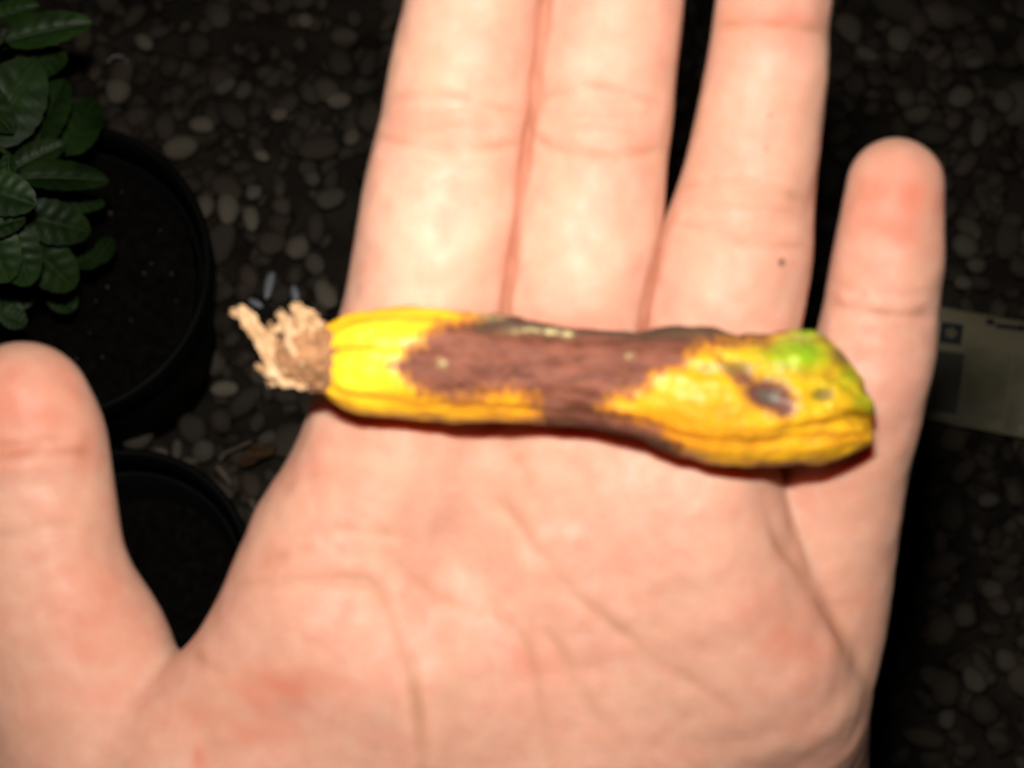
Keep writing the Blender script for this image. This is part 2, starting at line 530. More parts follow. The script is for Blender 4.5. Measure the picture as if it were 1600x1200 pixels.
field = np.full(tuple(dims), 1e3, np.float32)
for C, Rr in palm:
    Cs, Rs = (C[::3], Rr[::3])
    Cs = np.vstack([Cs, C[-1:]]); Rs = np.append(Rs, Rr[-1])
    sl, d = chain_sdf(Cs, Rs, 1.0, 14.0)
    field[sl] = smin(field[sl], d, np.float32(11.0))
base = field.copy()
for nm, (C, Rr) in fingers.items():
    if nm == "middle":          # in the palm's own field only its root; the finger itself is meshed below so that it presses against its neighbours without filling the cleft
        cpy = 600 - C[:, 1] * (D / (D - C[:, 2])) / KPX
        C, Rr = C[cpy > 535], Rr[cpy > 535]
    sl, d = chain_sdf(C, Rr, 0.9 if nm != "thumb" else 0.85, 9.0)
    kk = {"thumb": 2.5, "little": 1.2}.get(nm, 4.5)
    field[sl] = smin(field[sl], smin(base[sl], d, np.float32(kk)), np.float32(0.5))
del base
field[:, :2, :] = np.maximum(field[:, :2, :], 1.0)      # close the forearm's far end
HVerts, HQ = surface_nets(field, lo, HV)
C, Rr = fingers["middle"]
cpy = 600 - C[:, 1] * (D / (D - C[:, 2])) / KPX
mk = cpy < 640
Rr = Rr - np.clip((cpy - 545) / 40, 0, 1) * 1.2
field[:] = 1e3
sl, d = chain_sdf(C[mk], Rr[mk], 0.9, 9.0)
field[sl] = d
v2, q2 = surface_nets(field, lo, HV)
HQ = np.vstack([HQ, q2 + len(HVerts)]); HVerts = np.vstack([HVerts, v2])
del field
HVerts = smooth_verts(HVerts, HQ, 4, 0.5)
HN = normals(HVerts, HQ)
q = D / (D - HVerts[:, 2])
HPX = np.column_stack([800 + HVerts[:, 0] * q / KPX, 600 - HVerts[:, 1] * q / KPX])
front = np.clip(HN[:, 2] * 2.0 - 0.1, 0, 1)

# skin folds: (points, depth mm, width px, redness, bulge)
folds = [
 ([(370, 914), (430, 908), (494, 905), (560, 906), (592, 920), (612, 956), (632, 1010), (645, 1060), (655, 1125), (660, 1200), (650, 1300)], 0.85, 9, 0.8, 0.25),
 ([(545, 800), (581, 815), (606, 862), (662, 912), (715, 938), (769, 962), (812, 994), (834, 1044), (844, 1100), (859, 1175), (865, 1230)], 0.4, 9, 0.45, 0.1),
 ([(820, 975), (850, 985), (875, 1012), (900, 1062), (944, 1131), (985, 1165)], 0.40, 9, 0.45, 0.1),
 ([(740, 735), (775, 775), (806, 815), (850, 872), (900, 931), (962, 981), (1025, 1031), (1087, 1069), (1150, 1106)], 0.5, 11, 0.5, 0.15),
 ([(787, 690), (812, 730), (840, 770)], 0.3, 14, 0.4, 0.0),
 ([(480, 835), (540, 826), (600, 834), (650, 842)], 0.30, 8, 0.35, 0.15),
 ([(405, 880), (450, 866), (500, 846)], 0.35, 8, 0.4, 0.1),
 ([(500, 835), (540, 870), (580, 905)], 0.25, 7, 0.25, 0.1),
 ([(1010, 1165), (1060, 1130), (1110, 1105)], 0.2, 10, 0.3, 0.0),
 ([(430, 770), (475, 748), (520, 742)], 0.25, 10, 0.3, 0.0),
 # finger creases
 ([(580, 212), (640, 222), (700, 232), (760, 230), (822, 222)], 0.50, 6, 0.75, 0.2),
 ([(604, 158), (650, 148), (700, 150), (760, 165), (825, 178)], 0.28, 6, 0.5, 0.15),
 ([(822, 205), (870, 232), (930, 243), (990, 240), (1044, 232)], 0.48, 6, 0.7, 0.2),
 ([(832, 160), (880, 142), (935, 137), (990, 148), (1046, 168)], 0.28, 6, 0.5, 0.15),
 ([(1038, 345), (1080, 352), (1120, 360), (1160, 378), (1210, 384), (1268, 382)], 0.40, 6, 0.55, 0.2),
 ([(1055, 292), (1110, 290), (1160, 286), (1215, 298), (1274, 320)], 0.28, 6, 0.45, 0.15),
 ([(1115, 36), (1170, 38), (1230, 42), (1300, 48)], 0.40, 6, 0.75, 0.15),
 ([(1290, 468), (1330, 482), (1380, 490), (1430, 492), (1470, 488)], 0.45, 6, 0.6, 0.25),
 ([(1300, 440), (1350, 452), (1400, 456), (1465, 452)], 0.25, 6, 0.35, 0.2),
 ([(-80, 722), (0, 716), (60, 708), (120, 706), (172, 716)], 0.38, 7, 0.6, 0.15),
 ([(-80, 690), (0, 696), (60, 686), (110, 684)], 0.25, 6, 0.45, 0.1),
 ([(-60, 838), (20, 832), (90, 818), (150, 820)], 0.25, 9, 0.3, 0.1),
 # where the fingers touch: reddish skin, with the cleft's shade put into the colour
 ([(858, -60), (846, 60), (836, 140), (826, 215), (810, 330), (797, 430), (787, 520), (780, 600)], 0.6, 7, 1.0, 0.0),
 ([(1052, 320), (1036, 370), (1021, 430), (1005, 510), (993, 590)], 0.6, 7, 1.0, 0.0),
 # webs and where the palm's pad overlaps the little finger
 ([(1195, 765), (1210, 830), (1240, 880), (1272, 925), (1310, 990), (1340, 1045), (1365, 1085)], 0.7, 9, 0.8, 0.2),
 ([(1290, 950), (1325, 940), (1360, 945)], 0.2, 8, 0.3, 0.1),
 ([(262, 1000), (300, 1022), (345, 1050)], 0.5, 10, 0.6, 0.1),
 ([(262, 1080), (320, 1140), (330, 1230)], 0.2, 16, 0.3, 0.0),
]
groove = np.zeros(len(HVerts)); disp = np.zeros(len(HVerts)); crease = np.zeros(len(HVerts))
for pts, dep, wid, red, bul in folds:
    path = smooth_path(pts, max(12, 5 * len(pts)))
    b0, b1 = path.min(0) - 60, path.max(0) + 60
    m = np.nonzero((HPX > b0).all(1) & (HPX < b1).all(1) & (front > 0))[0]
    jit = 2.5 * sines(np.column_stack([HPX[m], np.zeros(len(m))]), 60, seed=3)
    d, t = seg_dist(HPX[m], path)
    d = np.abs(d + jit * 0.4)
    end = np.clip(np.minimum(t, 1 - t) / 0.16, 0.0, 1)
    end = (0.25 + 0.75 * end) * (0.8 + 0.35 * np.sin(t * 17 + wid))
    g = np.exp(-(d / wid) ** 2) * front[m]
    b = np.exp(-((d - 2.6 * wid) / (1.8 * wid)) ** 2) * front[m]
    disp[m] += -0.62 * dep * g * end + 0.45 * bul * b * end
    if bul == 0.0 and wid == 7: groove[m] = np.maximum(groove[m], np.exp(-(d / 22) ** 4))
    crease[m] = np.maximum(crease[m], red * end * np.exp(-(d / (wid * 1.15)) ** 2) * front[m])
# soft flesh unevenness and fine knuckle wrinkles
disp += 0.22 * sines(HVerts, 16, seed=5) * front + 0.07 * sines(HVerts, 5.5, seed=6) * front
for (cx, cy, rx, ry, amp) in ((708, 185, 90, 45, 0.10), (935, 192, 90, 50, 0.12), (1160, 335, 90, 55, 0.10), (1380, 472, 70, 35, 0.12), (40, 700, 90, 40, 0.08)):
    g = np.exp(-((HPX[:, 0] - cx) / rx) ** 2 - ((HPX[:, 1] - cy) / ry) ** 2)
    wr = np.sin((HPX[:, 1] - cy) * 0.26 + 2.0 * sines(HVerts, 9, seed=9)) + 0.6 * np.sin(HPX[:, 0] * 0.22 + 2 * sines(HVerts, 7, seed=10))
    disp += 0.6 * amp * g * wr * front
HVerts = HVerts + HN * disp[:, None]


def blobs(lst):
    out = np.zeros(len(HPX))
    for (x, y, rx, ry, a) in lst:
        out = np.maximum(out, a * np.exp(-((HPX[:, 0] - x) / rx) ** 2 - ((HPX[:, 1] - y) / ry) ** 2))
    return out


wob = 0.75 + 0.5 * sines(HVerts, 7, seed=21)
blush = blobs([(440, 1080, 95, 38, 0.95), (370, 1130, 90, 40, 0.7), (50, 625, 90, 70, 0.85), (70, 700, 100, 35, 0.7), (130, 940, 55, 60, 0.75), (150, 1010, 60, 40, 0.6),
               (150, 1080, 80, 40, 0.55), (1405, 315, 75, 80, 0.95), (1430, 370, 40, 60, 0.4), (1200, 30, 95, 28, 0.65), (1250, 985, 90, 60, 0.55), (500, 740, 60, 25, 0.5),
               (830, 1030, 70, 40, 0.5), (430, 870, 40, 40, 0.5), (708, 200, 120, 40, 0.35), (935, 205, 120, 50, 0.35), (1160, 340, 110, 50, 0.3), (310, 1185, 12, 22, 0.8),
               (900, 500, 110, 30, 0.45), (760, 520, 60, 40, 0.35), (700, 690, 300, 30, 0.35), (1330, 700, 70, 60, 0.4)]) * np.clip(wob, 0.45, 1.15)
pale = blobs([(670, 370, 75, 90, 0.95), (690, 80, 60, 70, 0.55), (905, 380, 75, 80, 0.9), (920, 90, 60, 40, 0.5), (1120, 470, 60, 50, 0.8), (1380, 440, 55, 40, 0.7),  # lighter skin patches; the flash's bright highlights are put into the colour
              (1330, 540, 50, 60, 0.5), (570, 815, 22, 9, 0.9), (900, 740, 60, 40, 0.45), (960, 700, 50, 40, 0.5), (770, 1000, 60, 40, 0.4), (1060, 900, 90, 60, 0.4),
              (30, 790, 50, 60, 0.5), (560, 1000, 40, 30, 0.5), (600, 1130, 60, 60, 0.4), (1030, 1090, 60, 40, 0.45)]) * np.clip(0.6 + 0.7 * sines(HVerts, 5, seed=22), 0.1, 1)
hand_me = np_mesh("hand", HVerts * MM, HQ)
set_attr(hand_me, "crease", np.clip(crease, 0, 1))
set_attr(hand_me, "groove", np.clip(groove, 0, 1))
set_attr(hand_me, "blush", np.clip(blush, 0, 1) * front)
set_attr(hand_me, "pale", np.clip(pale, 0, 1) * front)
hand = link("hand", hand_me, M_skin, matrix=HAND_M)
tag(hand, "bare open hand, palm up, fingers stretched, holding a small yellow and brown squash", "hand")

# ------------------------------------------------------------------ the squash
prof = np.array([
 (497, 535, 592), (500, 522, 604), (510, 508, 622), (530, 496, 636), (560, 486, 646), (600, 480, 652), (640, 478, 656), (700, 481, 658), (740, 487, 659),
 (800, 495, 660), (850, 503, 661), (900, 511, 665), (950, 516, 672), (1000, 516, 685), (1030, 511, 699), (1060, 507, 712), (1100, 511, 724),
 (1150, 520, 729), (1200, 521, 731), (1250, 514, 729), (1285, 522, 725), (1310, 541, 719), (1330, 566, 711), (1345, 588, 705), (1353, 604, 696), (1357, 618, 686)], float)
NR, NS = 300, 128
tt = np.concatenate([np.linspace(0, 0.12, 50, endpoint=False), np.linspace(0.12, 0.86, 190, endpoint=False), np.linspace(0.86, 1, 60)])
xs = 497 + (1356 - 497) * tt
top = np.interp(xs, prof[:, 0], prof[:, 1]); bot = np.interp(xs, prof[:, 0], prof[:, 2])
for a in (top, bot):
    k = np.ones(5) / 5
    a[3:-3] = np.convolve(np.pad(a, 2, mode='edge'), k, 'valid')[3:-3]
th = np.linspace(0, 2 * math.pi, NS, endpoint=False)
RIB = np.zeros((NR, NS)); FV = np.zeros((NR, NS, 3)); FPX = np.zeros((NR, NS, 2))
rib_c = np.array([0.35, 1.05, 1.62, 2.30, 2.95, 3.75, 4.6, 5.5])
for i in range(NR):
    x = xs[i]; cy = (top[i] + bot[i]) / 2; hh = (bot[i] - top[i]) / 2
    rr = hh * KPX
    rw = rr * 0.93
    wl = wsurf(590) + 0.3                                   # the skin it lies on
    if x > 1120: wl -= 1.8 * min(1.0, (x - 1120) / 150)
    wc = wl + 6.9 + 0.9 * math.sin((x - 500) / 860 * math.pi)
    if x > 1000: wc = wc * 1.0
    rib_amp = 0.035 + 0.03 * max(0, (x - 1080) / 270) + 0.03 * math.exp(-((x - 505) / 60) ** 2)
    tw = 0.10 * math.sin(x / 170.0)
    prof_r = np.ones(NS)
    for c in rib_c:
        dth = np.angle(np.exp(1j * (th - c - tw)))
        prof_r -= rib_amp * 1.5 * np.exp(-(dth / 0.10) ** 2)
        RIB[i] = np.maximum(RIB[i], np.exp(-(dth / 0.13) ** 2))
    prof_r += 0.007 * np.sin(th * 21 + x / 50.0) * (1 if 640 < x < 1080 else 0.4)
    prof_r += 0.010 * np.sin(th * 9 - x / 31.0) + 0.012 * np.sin(x / 23.0 + 3 * th)
    py = cy - hh * np.sin(th) * prof_r
    w = wc + rw * np.cos(th) * prof_r
    # th = 0 faces the lens, th = 90 deg is the upper edge in the picture
    FPX[i, :, 0] = x; FPX[i, :, 1] = py
    q = (D - w) / D
    FV[i, :, 0] = (x - 800) * KPX * q
    FV[i, :, 1] = (600 - py) * KPX * q
    FV[i, :, 2] = w
V = FV.reshape(-1, 3); fpx = FPX.reshape(-1, 2)
facing = np.tile(np.cos(th), NR)
# pits, bumps and the notched blossom end
def fb(x, y, rx, ry): return np.exp(-((fpx[:, 0] - x) / rx) ** 2 - ((fpx[:, 1] - y) / ry) ** 2) * np.clip(facing * 3 + 0.6, 0, 1)
ang = np.array([math.radians(28)])
def fbr(x, y, rx, ry, a):
    dx, dy = fpx[:, 0] - x, fpx[:, 1] - y
    u = dx * math.cos(a) + dy * math.sin(a); v = -dx * math.sin(a) + dy * math.cos(a)
    return np.exp(-(u / rx) ** 2 - (v / ry) ** 2) * np.clip(facing * 3 + 0.6, 0, 1)
scar = np.maximum.reduce([fbr(1203, 618, 40, 25, 0.35), 0.6 * fbr(1162, 592, 26, 16, 0.3), 0.7 * fb(1226, 640, 22, 17)])
pit2 = fb(1284, 616, 21, 16)
dep = -2.2 * fbr(1203, 618, 42, 21, 0.42) - 1.2 * pit2 + 0.35 * fbr(1205, 617, 58, 34, 0.42) - 0.5 * fbr(1135, 560, 40, 8, 0.5) + 0.5 * fb(1250, 555, 45, 30)
dep += -3.2 * np.exp(-((fpx[:, 0] - 1354) / 30) ** 2 - ((fpx[:, 1] - 654) / 11) ** 2) - 0.9 * np.exp(-((fpx[:, 0] - 1290) / 80) ** 2 - ((fpx[:, 1] - (662 + (1350 - fpx[:, 0]) * 0.10)) / 9) ** 2) - 0.5 * np.exp(-((fpx[:, 0] - 1260) / 90) ** 2 - ((fpx[:, 1] - (590 + (1300 - fpx[:, 0]) * 0.12)) / 8) ** 2) + 0.10 * sines(np.column_stack([fpx / 12.0, np.zeros(len(fpx))]), 3.2, seed=77) * np.clip((fpx[:, 0] - 1040) / 120, 0, 1)
dep += 0.3 * np.exp(-((fpx[:, 0] - 690) / 9) ** 2 - ((fpx[:, 1] - 568) / 9) ** 2) * (facing > 0)
axis_y = np.repeat((FV[:, :, 1].mean(1)), NS); axis_w = np.repeat((FV[:, :, 2].mean(1)), NS)
nrm = np.column_stack([np.zeros(len(V)), V[:, 1] - axis_y, V[:, 2] - axis_w])
nrm /= np.maximum(np.linalg.norm(nrm, axis=1, keepdims=True), 1e-6)
V = V + nrm * (dep + 0.10 * sines(V, 4.0, seed=31) + 0.05 * sines(V, 1.6, seed=32))[:, None]
# the far end's lobes stick out unevenly
endf = np.clip((fpx[:, 0] - 1335) / 21, 0, 1) ** 2
V[:, 0] += endf * (0.6 * np.sin((fpx[:, 1] - 640) / 9.0 + 1.9) + 0.3)
ii, jj = np.meshgrid(np.arange(NR - 1), np.arange(NS), indexing='ij')
FQ = np.stack([ii * NS + jj, (ii + 1) * NS + jj, (ii + 1) * NS + (jj + 1) % NS, ii * NS + (jj + 1) % NS], -1).reshape(-1, 4)
nV = len(V)
V = np.vstack([V, FV[0].mean(0) + (-0.25, 0, 0), FV[-1].mean(0) + (0.45, 0, 0)])
tri0 = [(nV, j, (j + 1) % NS, (j + 1) % NS) for j in range(NS)]
me = bpy.data.meshes.new("squash")
faces = [tuple(f[::-1]) for f in FQ.tolist()]
faces += [(nV, j, (j + 1) % NS)[::-1] for j in range(NS)][::1]
faces += [(nV + 1, (NR - 1) * NS + (j + 1) % NS, (NR - 1) * NS + j)[::-1] for j in range(NS)]
me.from_pydata((V * MM).tolist(), [], faces)
me.polygons.foreach_set("use_smooth", np.ones(len(faces), bool))
import bmesh
bm = bmesh.new(); bm.from_mesh(me); bmesh.ops.recalc_face_normals(bm, faces=bm.faces); bm.to_mesh(me); bm.free()

brown_poly = [(608, 571), (626, 562), (634, 548), (662, 530), (672, 518), (700, 508), (745, 497), (800, 470), (1000, 470), (1220, 480), (1225, 516), (1200, 534), (1150, 531), (1100, 537), (1074, 552),
              (1062, 576), (1020, 583), (1004, 606), (950, 622), (938, 638), (985, 652), (1030, 672), (1062, 700), (1090, 760), (860, 760), (846, 655), (838, 625), (800, 606), (770, 612),
              (735, 622), (690, 622), (655, 610), (632, 590)]
sd = poly_sd(fpx, brown_poly)
edge = 5 * sines(np.column_stack([fpx, np.zeros(len(fpx))]), 26, seed=41) + 3 * sines(np.column_stack([fpx, np.zeros(len(fpx))]), 11, seed=42)
brown = np.clip(0.5 + (sd + edge) / 56, 0, 1)
bx = np.clip((fpx[:, 0] - 850) / 150, 0, 1)
def add2(a): return np.append(a, (a[0], a[-1]))
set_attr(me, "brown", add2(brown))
set_attr(me, "rib", add2(np.clip(RIB.ravel() * (0.7 + 0.5 * sines(V[:NR * NS], 6.0, seed=88)), 0, 1)))
orange = np.clip(0.18 + 0.72 * np.exp(-((fpx[:, 0] - 1070) / 120) ** 2 - ((fpx[:, 1] - 660) / 60) ** 2) + 0.5 * np.exp(-((fpx[:, 0] - 800) / 90) ** 2), 0, 1)
set_attr(me, "orange", add2(orange))
set_attr(me, "ripe", add2(np.clip(0.9 * fb(600, 545, 85, 48) + 0.6 * fb(560, 600, 60, 20), 0, 1)))
g = np.maximum.reduce([1.15 * fb(1243, 553, 66, 34), 1.0 * fb(1262, 518, 45, 20), 0.75 * np.exp(-((fpx[:, 0] - 1350) / 22) ** 2 - ((fpx[:, 1] - 625) / 28) ** 2), 0.75 * np.exp(-((fpx[:, 0] - 1328) / 26) ** 2 - ((fpx[:, 1] - 588) / 30) ** 2), 0.4 * fb(1300, 600, 40, 30), 0.6 * pit2])
set_attr(me, "green", add2(np.clip(g, 0, 1)))
ol = np.maximum.reduce([0.95 * np.exp(-((fpx[:, 0] - 1318) / 26) ** 2 - ((fpx[:, 1] - 552) / 26) ** 2), 0.8 * np.exp(-((fpx[:, 0] - 1300) / 40) ** 2 - ((fpx[:, 1] - 528) / 14) ** 2),
                        0.85 * fb(1150, 575, 40, 17), 0.55 * fb(1120, 556, 20, 12), 0.9 * pit2, 0.55 * np.exp(-((fpx[:, 0] - 1180) / 60) ** 2 - ((fpx[:, 1] - 537) / 10) ** 2),
                        0.6 * np.exp(-((fpx[:, 0] - 1080) / 50) ** 2 - ((fpx[:, 1] - 715) / 12) ** 2)])
set_attr(me, "olive", add2(np.clip(ol, 0, 1)))
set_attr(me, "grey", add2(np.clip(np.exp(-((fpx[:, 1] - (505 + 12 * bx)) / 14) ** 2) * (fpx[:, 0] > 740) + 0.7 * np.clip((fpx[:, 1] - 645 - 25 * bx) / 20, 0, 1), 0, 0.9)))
sp = np.maximum.reduce([fb(690, 568, 6, 6), 0.7 * fb(985, 556, 5, 5), 0.8 * fb(768, 494, 22, 5), 0.65 * fb(820, 517, 30, 4), 0.8 * fb(862, 518, 16, 5), 0.95 * fb(888, 522, 7, 6), 0.5 * fb(1125, 572, 10, 6), 0.35 * fb(1245, 530, 25, 6)])
mott = np.maximum.reduce([np.clip((fpx[:, 0] - 1040) / 120, 0, 1) * 0.5, 0.9 * fb(1150, 570, 70, 30), 0.5 * np.exp(-((fpx[:, 0] - 800) / 110) ** 2 - ((fpx[:, 1] - 640) / 25) ** 2)])
set_attr(me, "mottle", add2(np.clip(mott, 0, 1)))
set_attr(me, "speck", add2(np.clip(sp * 1.3, 0, 1)))
set_attr(me, "scar", add2(np.clip(scar, 0, 1)))
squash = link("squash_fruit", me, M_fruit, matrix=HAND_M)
tag(squash, "small shrivelled squash, yellow ends and brown rotten middle, lying across the open fingers", "squash")


# withered flower on the squash's end
def capsule_blob(name, caps, h, noise_amp, k, seed, mat, parent):
    C = np.array([c[0] for c in caps] + [c[1] for c in caps]); rm = max(max(c[2], c[3]) for c in caps)
    l0 = C.min(0) - rm - 1.2; h0 = C.max(0) + rm + 1.2
    n = np.ceil((h0 - l0) / h).astype(int)
    g = np.stack(np.meshgrid(*[l0[i] + h * np.arange(n[i]) for i in range(3)], indexing='ij'), -1)
    pts = g.reshape(-1, 3)
    f = np.full(len(pts), 1e3)
    for a, b, ra, rb in caps:
        ab = b - a; t = np.clip(((pts - a) @ ab) / max(ab @ ab, 1e-9), 0, 1)
        f = smin(f, np.linalg.norm(pts - a - t[:, None] * ab, axis=1) - (ra + t * (rb - ra)), k)
    ridged = np.abs(sines(pts, 2.6, seed=seed)) - 0.4
    f = f + noise_amp * ridged + noise_amp * 0.25 * sines(pts, 1.3, seed=seed + 1)
    v, qd = surface_nets(f.reshape(tuple(n)), l0, h)
    v = smooth_verts(v, qd, 1, 0.4)
    return link(name, np_mesh(name, v * MM, qd), mat, parent)


W0 = wsurf(545) + 7.5
def fp(x, y, dw=0.0): return P(x, y, W0 + dw)
u = KPX
flower = capsule_blob("withered_flower", [
    (fp(507, 562, 0.3), fp(480, 558, 1.4), 50 * u, 47 * u), (fp(480, 556, 1.4), fp(460, 558, 1.8), 40 * u, 30 * u), (fp(478, 520, 1.0), fp(468, 500, 0.6), 20 * u, 16 * u), (fp(470, 580, 0.2), fp(440, 585, 0.2), 24 * u, 14 * u)],
    0.24, 0.40, 1.2, 51, M_flower_base, squash)
def sheet(path, widths, curl, crump, seed, th=0.13):
    """a thin, crumpled papery petal along a path of (px, py, height mm)"""
    pth = smooth_path([fp(*p) for p in path], 34)
    wd = np.interp(np.linspace(0, 1, 34), np.linspace(0, 1, len(widths)), widths) * u * 0.8
    nv = 15
    tv = np.linspace(-1, 1, nv)
    r = np.random.default_rng(seed)
    G_ = np.zeros((34, nv, 3))
    f1, f2, f3 = r.uniform(2.2, 4.2), r.uniform(0, 6), r.uniform(0, 6)
    for i in range(34):
        tg = pth[min(i + 1, 33)] - pth[max(i - 1, 0)]; tg /= np.linalg.norm(tg)
        sd_ = np.cross((0, 0, 1.0), tg); sd_ /= np.linalg.norm(sd_); up_ = np.cross(tg, sd_)
        t = i / 33
        rag = 1 + 0.22 * np.sin(t * 23 + f2 + 1.5 * tv) * np.abs(tv)
        pl = 0.42 * crump * np.sin(tv * f1 * 1.7 + f3 + 1.6 * math.sin(t * 5 + f2)) + curl * (1 - tv ** 2)
        G_[i] = pth[i] + np.outer(tv * wd[i] * rag, sd_) + np.outer(pl * wd[i], up_)
    flat_ = G_.reshape(-1, 3)
    k = crump * 0.35
    flat_ = flat_ + np.column_stack([k * 0.8 * sines(flat_, 2.2, seed=seed + 1), k * 0.8 * sines(flat_, 2.2, seed=seed + 2), k * (1.2 * sines(flat_, 1.9, seed=seed + 3) + 0.5 * sines(flat_, 0.9, seed=seed + 4))])
    n = len(flat_)
    Vv = np.vstack([flat_ + (0, 0, th / 2), flat_ - (0, 0, th / 2)])
    Qq = []
    for i in range(33):
        for j in range(nv - 1):
            a = i * nv + j; b = a + nv
            Qq += [(a, b, b + 1, a + 1), (n + a + 1, n + b + 1, n + b, n + a)]
        a = i * nv; b = a + nv
        Qq += [(a, n + a, n + b, b), (b + nv - 1, n + b + nv - 1, n + a + nv - 1, a + nv - 1)]
    for j in range(nv - 1):
        a = j; b = 33 * nv + j
        Qq += [(a + 1, n + a + 1, n + a, a), (b, n + b, n + b + 1, b + 1)]
    return link("petal", np_mesh("petal", Vv * MM, Qq), M_flower, flower)


for k, (path, wds, curl, cr) in enumerate([
    ([(470, 585, 2.2), (440, 572, 2.6), (412, 535, 2.6), (388, 500, 1.8), (362, 484, 1.2)], (24, 20, 16, 13, 7), 0.5, 0.9),
    ([(400, 515, 1.6), (388, 492, 1.7), (376, 476, 1.6)], (8, 8, 4), 0.4, 0.8),
    ([(480, 575, 3.4), (462, 545, 4.0), (450, 512, 3.2), (440, 486, 2.0)], (26, 22, 18, 9), 0.6, 1.0),
    ([(492, 560, 3.0), (482, 525, 3.2), (474, 498, 2.4), (462, 476, 1.4)], (26, 24, 20, 9), 0.5, 1.0),
    ([(500, 540, 1.6), (494, 512, 1.6), (486, 488, 1.0)], (18, 18, 8), 0.5, 0.9),
    ([(480, 588, 2.6), (448, 585, 2.8), (424, 580, 2.0), (402, 572, 1.0)], (22, 20, 16, 8), 0.5, 1.0),
    ([(455, 590, 1.6), (432, 592, 1.2), (416, 600, 0.2)], (16, 12, 6), 0.4, 0.9),
    ([(500, 590, 1.8), (478, 598, 1.6), (456, 600, 0.6)], (20, 18, 8), 0.5, 0.9),
    ([(440, 560, 1.0), (426, 530, 0.6), (420, 500, 0.0)], (13, 11, 5), 0.5, 0.9)]):
    sheet(path, wds, curl, cr, 300 + 11 * k)


# ------------------------------------------------------------------ pots and the basil plant
def lathe(name, pts, mat, parent, seg=96):
    """pts: (radius, z) profile, closed by the caller"""
    V = [(r * math.cos(2 * math.pi * j / seg), r * math.sin(2 * math.pi * j / seg), z) for (r, z) in pts for j in range(seg)]
    Q = [(i * seg + j, i * seg + (j + 1) % seg, (i + 1) * seg + (j + 1) % seg, (i + 1) * seg + j) for i in range(len(pts) - 1) for j in range(seg)]
    return link(name, np_mesh(name, V, Q), mat, parent)


def soil_disc(r, z, seed, parent):
    n = 60
    a = np.linspace(-r, r, n)
    X, Y = np.meshgrid(a, a, indexing='ij')
    rad = np.maximum(np.hypot(X, Y), 1e-9); sq = np.maximum(np.abs(X), np.abs(Y)) / rad
    X, Y = X * sq, Y * sq
    pts = np.column_stack([X.ravel(), Y.ravel(), np.zeros(n * n)])
    zz = z + 0.002 * sines(pts, 0.02, seed=seed) + 0.0012 * sines(pts, 0.007, seed=seed + 1)
    pts[:, 2] = zz
    i, j = np.meshgrid(np.arange(n - 1), np.arange(n - 1), indexing='ij')
    Q = np.stack([i * n + j, (i + 1) * n + j, (i + 1) * n + j + 1, i * n + j + 1], -1).reshape(-1, 4)
    return link("soil", np_mesh("soil", pts, Q), M_soil, parent)


def make_pot(px, py, half, height, label, seed, fill):
    c = G(px, py, height)
    r = (G(px + half, py, height) - c).length
    t = bpy.data.objects.new("plant_pot", None); COL.objects.link(t)
    t.location = (c.x, c.y, 0.0)
    tag(t, label, "plant pot", "black plastic plant pots on the pebbles")
    b = r * 0.74
    lathe("pot_wall", [(b - 0.002, 0.002), (b, 0.001), (r - 0.005, height - 0.016), (r - 0.0072, height - 0.016), (b - 0.0022, 0.0035)], M_pot, t)
    lathe("rim", [(r - 0.0040, height - 0.018), (r - 0.001, height - 0.017), (r, height - 0.002), (r - 0.0008, height), (r - 0.0024, height), (r - 0.0032, height - 0.0012), (r - 0.0062, height - 0.018), (r - 0.0040, height - 0.018)], M_pot, t)
    lathe("pot_base", [(0.0005, 0.003), (b - 0.001, 0.003), (b - 0.001, 0.0045), (0.0005, 0.0045)], M_pot, t)
    s = soil_disc((b + (r - 0.006 - b) * fill) - 0.0015, height * fill, seed, t)
    return t, c, r


POT_H = 0.115
pot_a, pc, pr = make_pot(83, 417, 247, POT_H, "round black plastic pot holding the leafy basil plant", 71, 0.80)
pot_b, pc2, pr2 = make_pot(185, 905, 212, 0.10, "round black plastic pot without a plant, seen between thumb and palm", 75, 0.55)
# white specks on the soil
ico = [(0, 0, -1), (0.72, -0.53, -0.45), (-0.28, -0.85, -0.45), (-0.89, 0, -0.45), (-0.28, 0.85, -0.45), (0.72, 0.53, -0.45), (0.28, -0.85, 0.45), (-0.72, -0.53, 0.45), (-0.72, 0.53, 0.45), (0.28, 0.85, 0.45), (0.89, 0, 0.45), (0, 0, 1)]
icf = [(0, 1, 2), (1, 0, 5), (0, 2, 3), (0, 3, 4), (0, 4, 5), (1, 5, 10), (2, 1, 6), (3, 2, 7), (4, 3, 8), (5, 4, 9), (1, 10, 6), (2, 6, 7), (3, 7, 8), (4, 8, 9), (5, 9, 10), (6, 10, 11), (7, 6, 11), (8, 7, 11), (9, 8, 11), (10, 9, 11)]
Vs, Fs = [], []
for (px, py, s) in [(172, 333, 5), (168, 448, 3.5), (225, 427, 3), (236, 412, 2.5), (268, 428, 3), (160, 558, 3), (150, 470, 2.5), (205, 500, 2), (250, 360, 2), (120, 560, 2.5), (190, 300, 2.5), (275, 470, 2), (210, 585, 2), (140, 520, 2)]:
    c = G(px, py, POT_H * 0.8 + 0.002) - Vector((pc.x, pc.y, 0))
    s *= 0.00022
    k = len(Vs)
    Vs += [(c.x + a * s * random.uniform(.8, 1.3), c.y + b * s * random.uniform(.8, 1.3), c.z + d * s) for a, b, d in ico]
    Fs += [tuple(k + q for q in f) for f in icf]
perl = link("perlite", np_mesh("perlite", Vs, Fs), M_perl, pot_a)
perl["kind"] = "stuff"

